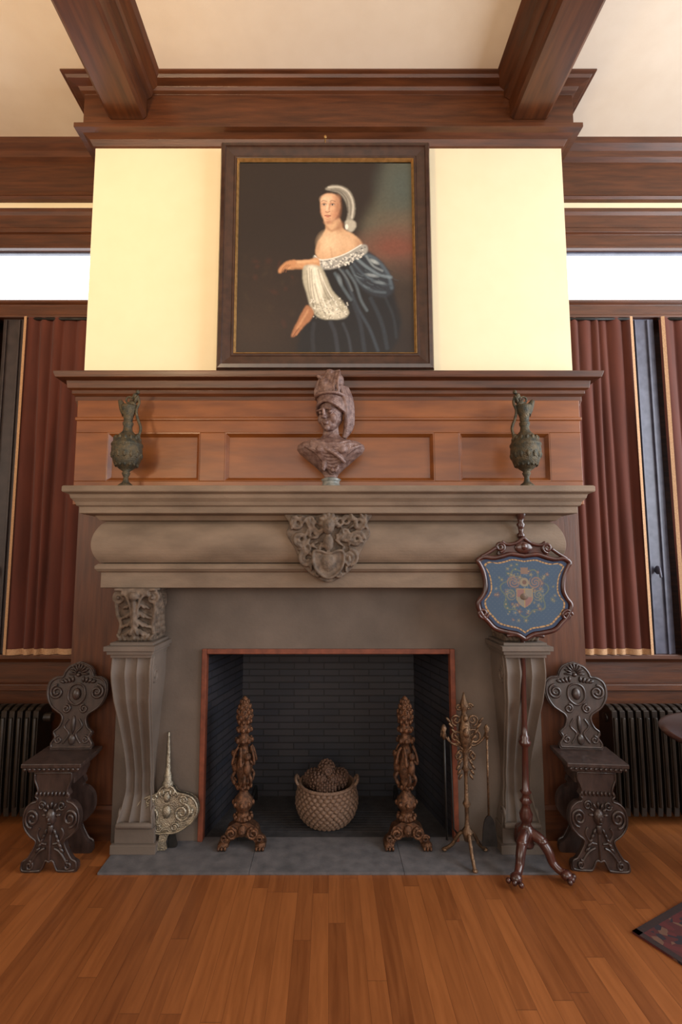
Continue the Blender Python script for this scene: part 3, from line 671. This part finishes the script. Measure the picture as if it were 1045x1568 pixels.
def cone(c,r,L,rx,rz):
    b.M=Matrix.Translation(c)@Matrix.Rotation(rz,4,'Z')@Matrix.Rotation(rx,4,'X')
    b.lathe([(r*.3,-L/2),(r*.85,-L*.3),(r*.9,0),(r*.6,L*.35),(r*.1,L/2)],n=12)
    for j in range(8):
        t=j/7; rr=r*math.sin(math.pi*(.18+.75*t))**.7; z=-L*.42+L*.86*t
        for q in range(9):
            a=2*math.pi*(q+.5*(j%2))/9; b.ell((rr*math.cos(a),rr*math.sin(a),z),(.010,.012,.007),(0,-.5,a),6)
    b.M=Matrix.Identity(4)
cone((-.05,-.05,.25),.05,.14,1.2,.6); cone((.06,-.04,.255),.05,.14,1.3,-.8); cone((.0,.05,.26),.05,.14,1.4,1.6); cone((-.09,.04,.24),.045,.12,1.2,2.4); cone((.09,.05,.24),.045,.12,1.3,.3); cone((0,-.005,.305),.05,.13,1.45,.2)
cone((0,-.1,.235),.042,.12,1.5,1.4)
b.obj('cones',CONE,e)
# ---------------------------------------------------------------- bellows (ornate, nozzle up)
e=empty('fireplace_bellows',(-.90,2.955,.018),(math.radians(-7),math.radians(-3),0)); b=B()
O=smooth_pts(mirror([(0,.075),(.05,.075),(.11,.10),(.16,.14),(.178,.2),(.155,.25),(.105,.275),(.06,.285),(.035,.315),(0,.33)]))
b.prism(O,-.018,-.006); b.prism([(x*.93,z) for x,z in O],-.006,.014,1); b.prism(O,.014,.024)
b.tube([(x*.96,-.019,.2+(z-.2)*.95) for x,z in O],.007,6,closed=True)
for s in(-1,1):
    b.spiral((s*.085,-.02,.18),.05,.01,1.7,math.pi/2,-s,.009); b.spiral((s*.09,-.02,.245),.026,.006,1.4,-math.pi/2,s,.006)
    b.spiral((s*.045,-.02,.11),.022,.006,1.4,0,s,.006)
    for q in range(5): b.ell((s*(.02+.02*q),-.02,.285-.006*q*q*.5),(.008,.008,.018),(0,s*.3*q,0),8)
    b.ell((s*.14,-.02,.18),(.01,.008,.024),(0,s*.2,0),8)
b.ell((0,-.02,.19),(.026,.016,.036)); b.ell((0,-.02,.265),(.02,.012,.03))
b.lathe([(.03,.31),(.034,.335),(.022,.35),(.026,.37),(.016,.39),(.013,.47),(.009,.56),(.006,.605)],n=16)
for s,dy in((-1,-.012),(1,.018)):
    H2=smooth_pts([(-.022+s*.006,.09),(.022+s*.006,.09),(s*.022+.022,.04),(s*.024+.026,.0),(s*.024-.026,0),(s*.022-.022,.04)])
    b.prism(H2,dy-.006,dy+.006,0 if s<0 else 1)
b.obj('bellows_body',[PEWTER,IRON],e,bev=.003)
# ---------------------------------------------------------------- fire tools
e=empty('fireplace_tool_stand',(.755,2.87,.0121)); b=B()
for q in range(3):
    a=-math.pi/2+2*math.pi*q/3
    b.tube(smooth_pts([(0,0,.13),(.04*math.cos(a),.04*math.sin(a),.12),(.085*math.cos(a),.085*math.sin(a),.05),(.13*math.cos(a),.13*math.sin(a),.012)],False),.010,8); b.ell((.13*math.cos(a),.13*math.sin(a),.011),(.016,.016,.01))
b.lathe([(.018,.09),(.026,.12),(.03,.14),(.015,.16),(.011,.2),(.012,.26),(.022,.28),(.012,.30),(.010,.42),(.012,.45),(.022,.46),(.013,.48),(.016,.54),(.02,.58),(.03,.6),(.034,.66),(.026,.72),(.014,.76),(.02,.78),(.026,.80),(.014,.83),(.003,.87)],n=16)
for s in(-1,1):
    b.spiral((s*.05,0,.63),.045,.008,1.6,math.pi,-s,.0065); b.spiral((s*.045,0,.72),.032,.006,1.5,-math.pi/2,s,.006)
    b.spiral((s*.035,0,.53),.03,.006,1.4,math.pi/2,s,.006); b.spiral((s*.03,0,.79),.02,.005,1.3,0,s,.005)
    b.tube(smooth_pts([(0,0,.60),(s*.05,0,.585),(s*.10,0,.62),(s*.125,0,.67),(s*.13,0,.63)],False),.006,6)
    for q in range(6): b.ell((s*(.02+.014*q),-.005,.57+.03*q),(.008,.008,.022),(0,s*.7,0),8); b.ell((s*(.03+.006*(q%3)),0,.42+.025*q),(.008,.01,.02),(0,-s*.6,0),8)
b.ell((0,-.03,.66),(.02,.015,.026)); b.ell((0,-.028,.735),(.015,.012,.02))
b.obj('stand',BRASS,e)
b=B()
b.tube([(.118,-.012,.66),(.115,-.012,.20)],.006,8); b.lathe([(.006,.62),(.014,.64),(.01,.66),(.016,.68),(.006,.70)],c=(.118,-.012,0),n=12)
b.prism([(x+.115,z) for x,z in smooth_pts([(-.012,.22),(-.03,.18),(-.04,.08),(-.03,.07),(.03,.07),(.04,.08),(.03,.18),(.012,.22)])],-.018,-.010,1)
b.tube([(-.118,-.012,.66),(-.115,-.012,.10)],.006,8,1); b.lathe([(.006,.62),(.014,.64),(.01,.66),(.016,.68),(.006,.70)],c=(-.118,-.012,0),n=12)
b.tube([(-.07,.05,.62),(-.06,.06,.12),(-.035,.05,.09)],.005,8,1)
b.obj('tools',[BRASS,IRON],e)
# ---------------------------------------------------------------- pole fire screen
e=empty('pole_fire_screen',(1.045,2.80,.013),(0,math.radians(1.2),0)); b=B()
pp=[(.035,.10),(.04,.115),(.03,.13),(.045,.155),(.048,.18),(.03,.20),(.022,.215),(.03,.23),(.035,.26),(.022,.29),(.02,.31),(.032,.325),(.02,.34),(.018,.36),(.03,.372),(.018,.385),(.017,.48),(.016,.60),(.03,.615),(.033,.63),(.022,.64),(.026,.655),(.016,.665),(.014,.72),(.013,1.10),(.022,1.12),(.024,1.14),(.012,1.15),(.012,1.72),(.02,1.73),(.022,1.745),(.012,1.755),(.015,1.78),(.024,1.80),(.013,1.815),(.02,1.835),(.033,1.87),(.030,1.895),(.018,1.915),(.006,1.935)]
b.lathe(pp,n=20)
b.obj('pole',SCREENW,e)
b=B()
for ang in(-2.2,-.70,math.pi/2):
    c,s_=math.cos(ang),math.sin(ang)
    P=smooth_pts([(0.02,.17),(.07,.155),(.11,.11),(.13,.065),(.165,.04),(.19,.04)],False,5); k2=len(P)
    b.tube([(r*c,r*s_,z) for r,z in P],[.03-.014*i/(k2-1) for i in range(k2)],10)
    b.ell((.195*c,.195*s_,.030),(.03,.03,.026)); 
    for q in(-1,0,1):
        a2=ang+q*.14; b.ell((.222*math.cos(a2),.222*math.sin(a2),.02),(.014,.014,.014),n=8)
    b.ell((.08*c,.08*s_,.15),(.03,.03,.022))
b.obj('tripod_legs',SCREENW,e)
b=B(); zc=1.425
half=[(0,-.262),(.045,-.235),(.10,-.225),(.17,-.205),(.21,-.165),(.235,-.14),(.258,-.10),(.262,-.06),(.24,-.03),(.222,.01),(.222,.06),(.232,.11),(.25,.15),(.262,.175),(.23,.195),(.18,.19),(.13,.20),(.08,.215),(.03,.21),(0,.205)]
SO=smooth_pts(half,False,4); SO=SO+[(-x,z) for x,z in reversed(SO) if x>1e-6]
b.prism([(x,z+zc) for x,z in SO],-.03,-.012)
b.tube([(x*.965,-.033,z*.965+zc) for x,z in SO],.013,8,closed=True)
for s in(-1,1):
    b.spiral((s*.228,-.036,zc-.118),.03,.008,1.5,0,s,.009)
    b.spiral((s*.13,-.034,zc+.245),.028,.007,1.5,-math.pi/2,-s,.009)
    b.tube(smooth_pts([(s*.155,-.034,zc+.24),(s*.19,-.034,zc+.215),(s*.235,-.034,zc+.19)],False),.010,8)
    b.tube(smooth_pts([(0,-.034,zc+.30),(s*.04,-.034,zc+.27),(s*.09,-.034,zc+.26),(s*.12,-.034,zc+.275)],False),.010,8)
    b.tube(smooth_pts([(0,-.034,zc-.25),(s*.05,-.034,zc-.23),(s*.1,-.034,zc-.235)],False),.010,8)
b.prism([(x,z+zc+.2) for x,z in smooth_pts([(-.13,0),(-.10,.05),(-.04,.065),(0,.10),(.04,.065),(.10,.05),(.13,0)])],-.03,-.014)
b.ell((0,-.034,zc+.245),(.05,.012,.035)); b.ell((0,-.038,zc+.25),(.02,.015,.022))
b.obj('shield_frame',SCREENW,e,bev=.003)
rings=80; vs=[(0,-.0365,zc)]
SOs=smooth_pts([(x,z) for x,z in SO],True,2); n=len(SOs)
for k2 in range(1,rings+1):
    t=.90*k2/rings
    for x,z in SOs: vs.append((x*t,-.0365,z*t+zc))
fs=[(0,1+j,1+(j+1)%n) for j in range(n)]+[(1+k2*n+j,1+(k2+1)*n+j,1+(k2+1)*n+(j+1)%n,1+k2*n+(j+1)%n) for k2 in range(rings-1) for j in range(n)]
rs=random.Random(5)
fl=[]
for i in range(90):
    a=rs.uniform(0,6.28); r=rs.uniform(.02,.17); fl.append((r*math.cos(a),r*math.sin(a)*.95,rs.uniform(.008,.017),rs.choice([(98,86,92),(104,106,98),(88,98,96),(86,102,114),(116,94,92),(76,94,94)])))
def emb(x,z,t):
    c=(66,84,104)
    if math.sin(x*260)*math.sin(z*260)>.75: c=(78,94,108)
    v=abs(math.hypot(x,z)-.12-.015*math.sin(7*math.atan2(z,x)))
    if v<.004: c=(96,104,90)
    for fx,fz,fr,fc in fl:
        d=math.hypot(x-fx,z-fz); aa=math.atan2(z-fz,x-fx)
        if d<fr*(.75+.3*math.cos(5*aa)): c=fc if d>fr*.3 else (140,124,98)
    hw_=.045 if z>-.03 else .045*max(0,1-((-.03-z)/.055)**2)
    if abs(x)<hw_ and -.085<z<.02:
        c=(130,98,94) if (x>0)^(z>-.025) else (124,118,108)
        if abs(abs(x)-hw_)<.004 or abs(z-.02)<.004 or abs(x)<.003: c=(146,124,90)
    d=math.hypot(x,(z-.055)*1.0)
    if d<.024: c=(130,120,102)
    if d<.012: c=(104,82,74)
    mm=math.hypot(abs(x)-.06,z-.055)
    if mm<.036 and math.sin(mm*420+math.atan2(z-.055,abs(x)-.06)*2)>-.1: c=(124,102,94)
    mm=math.hypot(abs(x)-.075,z+.015)
    if mm<.030 and math.sin(mm*420+math.atan2(z+.015,abs(x)-.075)*2)>0: c=(108,108,98)
    if abs(x)<.02 and .10<z<.135: c=(124,102,90)
    if .80<t<.84: c=(172,136,92) if math.sin(math.atan2(z,x)*70)>-.6 else (96,80,62)
    if t>=.84: c=(50,64,88)
    return c
cols=[emb(0,0,0)]
for k2 in range(1,rings+1):
    t=.90*k2/rings
    for x,z in SOs: cols.append(emb(x*t,z*t,t))
me=bpy.data.meshes.new('needlework'); me.from_pydata(vs,[],fs); ca=me.color_attributes.new('Col','FLOAT_COLOR','POINT')
ca.data.foreach_set('color',[q for c in cols for q in (*lin(c),1)]); me.materials.append(attr_mat('needlework_wool',.9,0,.5)); me.update()
o=bpy.data.objects.new('needlework',me); sc.collection.objects.link(o); o.parent=e
# ---------------------------------------------------------------- curtains
def curtain(x0,x1):
    w=x1-x0; xc=(x0+x1)/2; e=empty('velvet_curtain',(xc,3.4,0)); b=B()
    nx=int(w*170); nz=40; z0,z1=1.0,3.335; ph=random.uniform(0,6); vs=[]
    cs=[]; xx=-w/2
    while xx<w/2+.15: xx+=random.uniform(.055,.13); cs.append((xx,random.uniform(.6,1.15),random.uniform(-.02,.02),random.uniform(0,6)))
    def fold(x,t):
        pr=-w/2-.03
        for c,a,dr,p in cs:
            cc=c+dr*(1-t)+.006*math.sin(3*t+p)
            if x<cc:
                u=(x-pr)/max(cc-pr,1e-3); return a*math.sin(math.pi*max(0,min(1,u)))**.8
            pr=cc
        return 0
    for j in range(nz+1):
        t=j/nz; z=z0+(z1-z0)*t
        for i in range(nx+1):
            x=-w/2+w*i/nx
            y=.022-.046*fold(x,t)*(1-.3*t)+.004*math.sin(x*40+ph+z*3)
            vs.append((x,y,z))
    m=nx+1; fs=[(j*m+i,j*m+i+1,(j+1)*m+i+1,(j+1)*m+i) for j in range(nz) for i in range(nx)]
    b.add(vs,fs,0)
    hem=[(x,y-.004,z) for x,y,z in vs[:m]]; b.add([(x,y,z-.008) for x,y,z in hem]+[(x,y,z+.03) for x,y,z in hem],[(i,i+1,i+1+m,i+m) for i in range(m-1)],1)
    for s in(-1,1):
        xe=s*w/2; b.add([(xe-s*.022,-.036,.995),(xe,-.03,.995),(xe,-.03,3.33),(xe-s*.022,-.036,3.33)],[(0,1,2,3)],1)
    b.tube([(-w/2,0,3.325),(w/2,0,3.325)],.010,8,2)
    b.obj('drape',[VELVET,GALLOON,IRON],e)
for s in(-1,1):
    curtain(*sorted((s*1.585,s*2.15))); curtain(*sorted((s*2.35,s*2.95))); curtain(*sorted((s*3.15,s*3.8)))
# ---------------------------------------------------------------- radiators
for s in(-1,1):
    x0,x1=sorted((s*1.76,s*3.0)); e=empty('cast_iron_radiator',((x0+x1)/2,3.3,0)); b=B(); nsec=int((x1-x0)/.05)
    for i in range(nsec):
        x=-(x1-x0)/2+.025+i*.05
        P=smooth_pts([(-.08,.10),(-.08,.62),(-.06,.68),(0,.70),(.06,.68),(.08,.62),(.08,.10),(.05,.07),(-.05,.07)],True,3)
        nn=len(P); v2=[(x-.017,y,z) for y,z in P]+[(x+.017,y,z) for y,z in P]
        b.add(v2,[list(range(nn)),list(range(2*nn-1,nn-1,-1))]+[(k2,k2+nn,(k2+1)%nn+nn,(k2+1)%nn) for k2 in range(nn)],0,False)
        b.tube([(x,-.082,.11),(x,-.082,.64)],.014,6)
    for z in(.12,.62): b.tube([(-(x1-x0)/2,0,z),((x1-x0)/2,0,z)],.03,10)
    for xx in(-(x1-x0)/2+.05,(x1-x0)/2-.05): b.tube([(xx,-.05,.10),(xx,-.05,0.0)],.02,8); b.tube([(xx,.05,.10),(xx,.05,0.0)],.02,8)
    b.obj('sections',RADM,e,bev=.004)
# ---------------------------------------------------------------- rug and table
m,nt,bs=new_mat('oriental_rug'); L=nt.links.new
tc=N(nt,'ShaderNodeTexCoord'); vo=N(nt,'ShaderNodeTexVoronoi'); vo.inputs['Scale'].default_value=34; L(tc.outputs['Object'],vo.inputs['Vector'])
cr=N(nt,'ShaderNodeValToRGB'); cr.color_ramp.interpolation='CONSTANT'; e0=cr.color_ramp.elements; e0[0].color=(*lin((70,26,26)),1); e0[1].position=.45; e0[1].color=(*lin((34,26,34)),1); x=e0.new(.62); x.color=(*lin((96,66,52)),1); x=e0.new(.7); x.color=(*lin((80,28,28)),1)
L(vo.outputs['Color'],cr.inputs[0]); L(cr.outputs[0],bs.inputs['Base Color']); bs.inputs['Roughness'].default_value=.95
RUGE=surf('rug_border',(34,22,22),(48,28,26),.95,nscale=20)
b=B(); b.box(0,1.6,-2.2,0,0,.008); b.box(0,.03,-2.2,0,.008,.0095,1); b.box(0,1.6,-.03,0,.008,.0095,1); b.box(.16,.18,-2.2,-.16,.008,.0095,1); b.box(.16,1.6,-.18,-.16,.008,.0095,1)
b.obj('oriental_rug',[m,RUGE],loc=(1.32,2.34,0.0005),rot=(0,0,math.radians(28)))
e=empty('pedestal_table',(2.2,2.62,0.0105),(0,0,0)); b=B()
b.lathe([(.42,.690),(.445,.695),(.45,.703),(.445,.711),(.42,.714)],n=64); b.lathe([(.38,.66),(.38,.691)],n=48)
b.lathe([(.06,.10),(.08,.14),(.05,.2),(.035,.3),(.05,.42),(.035,.5),(.05,.58),(.07,.62),(.16,.66)],n=20)
for q in range(3):
    a=2*math.pi*q/3+.4; b.tube(smooth_pts([(0,0,.14),(.15*math.cos(a),.15*math.sin(a),.13),(.26*math.cos(a),.26*math.sin(a),.04),(.32*math.cos(a),.32*math.sin(a),.03)],False),.028,8)
b.obj('table',TABLEM,e)
# ---------------------------------------------------------------- light
w=bpy.data.worlds.new('sky'); sc.world=w; w.use_nodes=True; bg=w.node_tree.nodes['Background']; bg.inputs[0].default_value=(.92,.96,1,1); bg.inputs[1].default_value=5
def area(name,loc,rot,sx,sy,pw,col):
    l=bpy.data.lights.new(name,'AREA'); l.shape='RECTANGLE'; l.size=sx; l.size_y=sy; l.energy=pw; l.color=col
    o=bpy.data.objects.new(name,l); sc.collection.objects.link(o); o.location=loc; o.rotation_euler=rot; return o
R=math.radians
area('assumed_rear_window_light',(0.5,-4.9,2.7),(R(90),0,0),6.0,2.6,175,(1,.95,.88))  # assumed window behind the camera; only this area light, no opening modelled
area('assumed_right_window_light',(4.4,.9,2.7),(R(90),0,R(90)),4.2,3.0,325,(.88,.94,1))  # assumed window out of view at right, inferred from the light direction
area('added_left_fill_light',(-4.4,-.5,2.5),(R(90),0,R(-90)),3.5,2.4,60,(1,.92,.82))  # unseen warm fill added from the left; the wall has no opening there
d=Vector((-1.3,2.6,4.5))-Vector((-1.9,-.8,2.2)); l=area('assumed_warm_uplight',(-1.9,-.8,2.2),(0,0,0),.5,.5,32,(1,.72,.42)); l.rotation_euler=d.to_track_quat('-Z','Y').to_euler(); l.data.spread=R(90)  # assumed warm source, unseen; added to warm the left beam and crown
# ---------------------------------------------------------------- camera
cam=bpy.data.cameras.new('camera'); cam.lens=790/1620*36; cam.sensor_width=36; cam.shift_x=20/1620; cam.clip_start=.05
co=bpy.data.objects.new('camera',cam); sc.collection.objects.link(co); co.location=(0,0,1.6); co.rotation_euler=(R(90)+math.atan(80/790),0,0); sc.camera=co
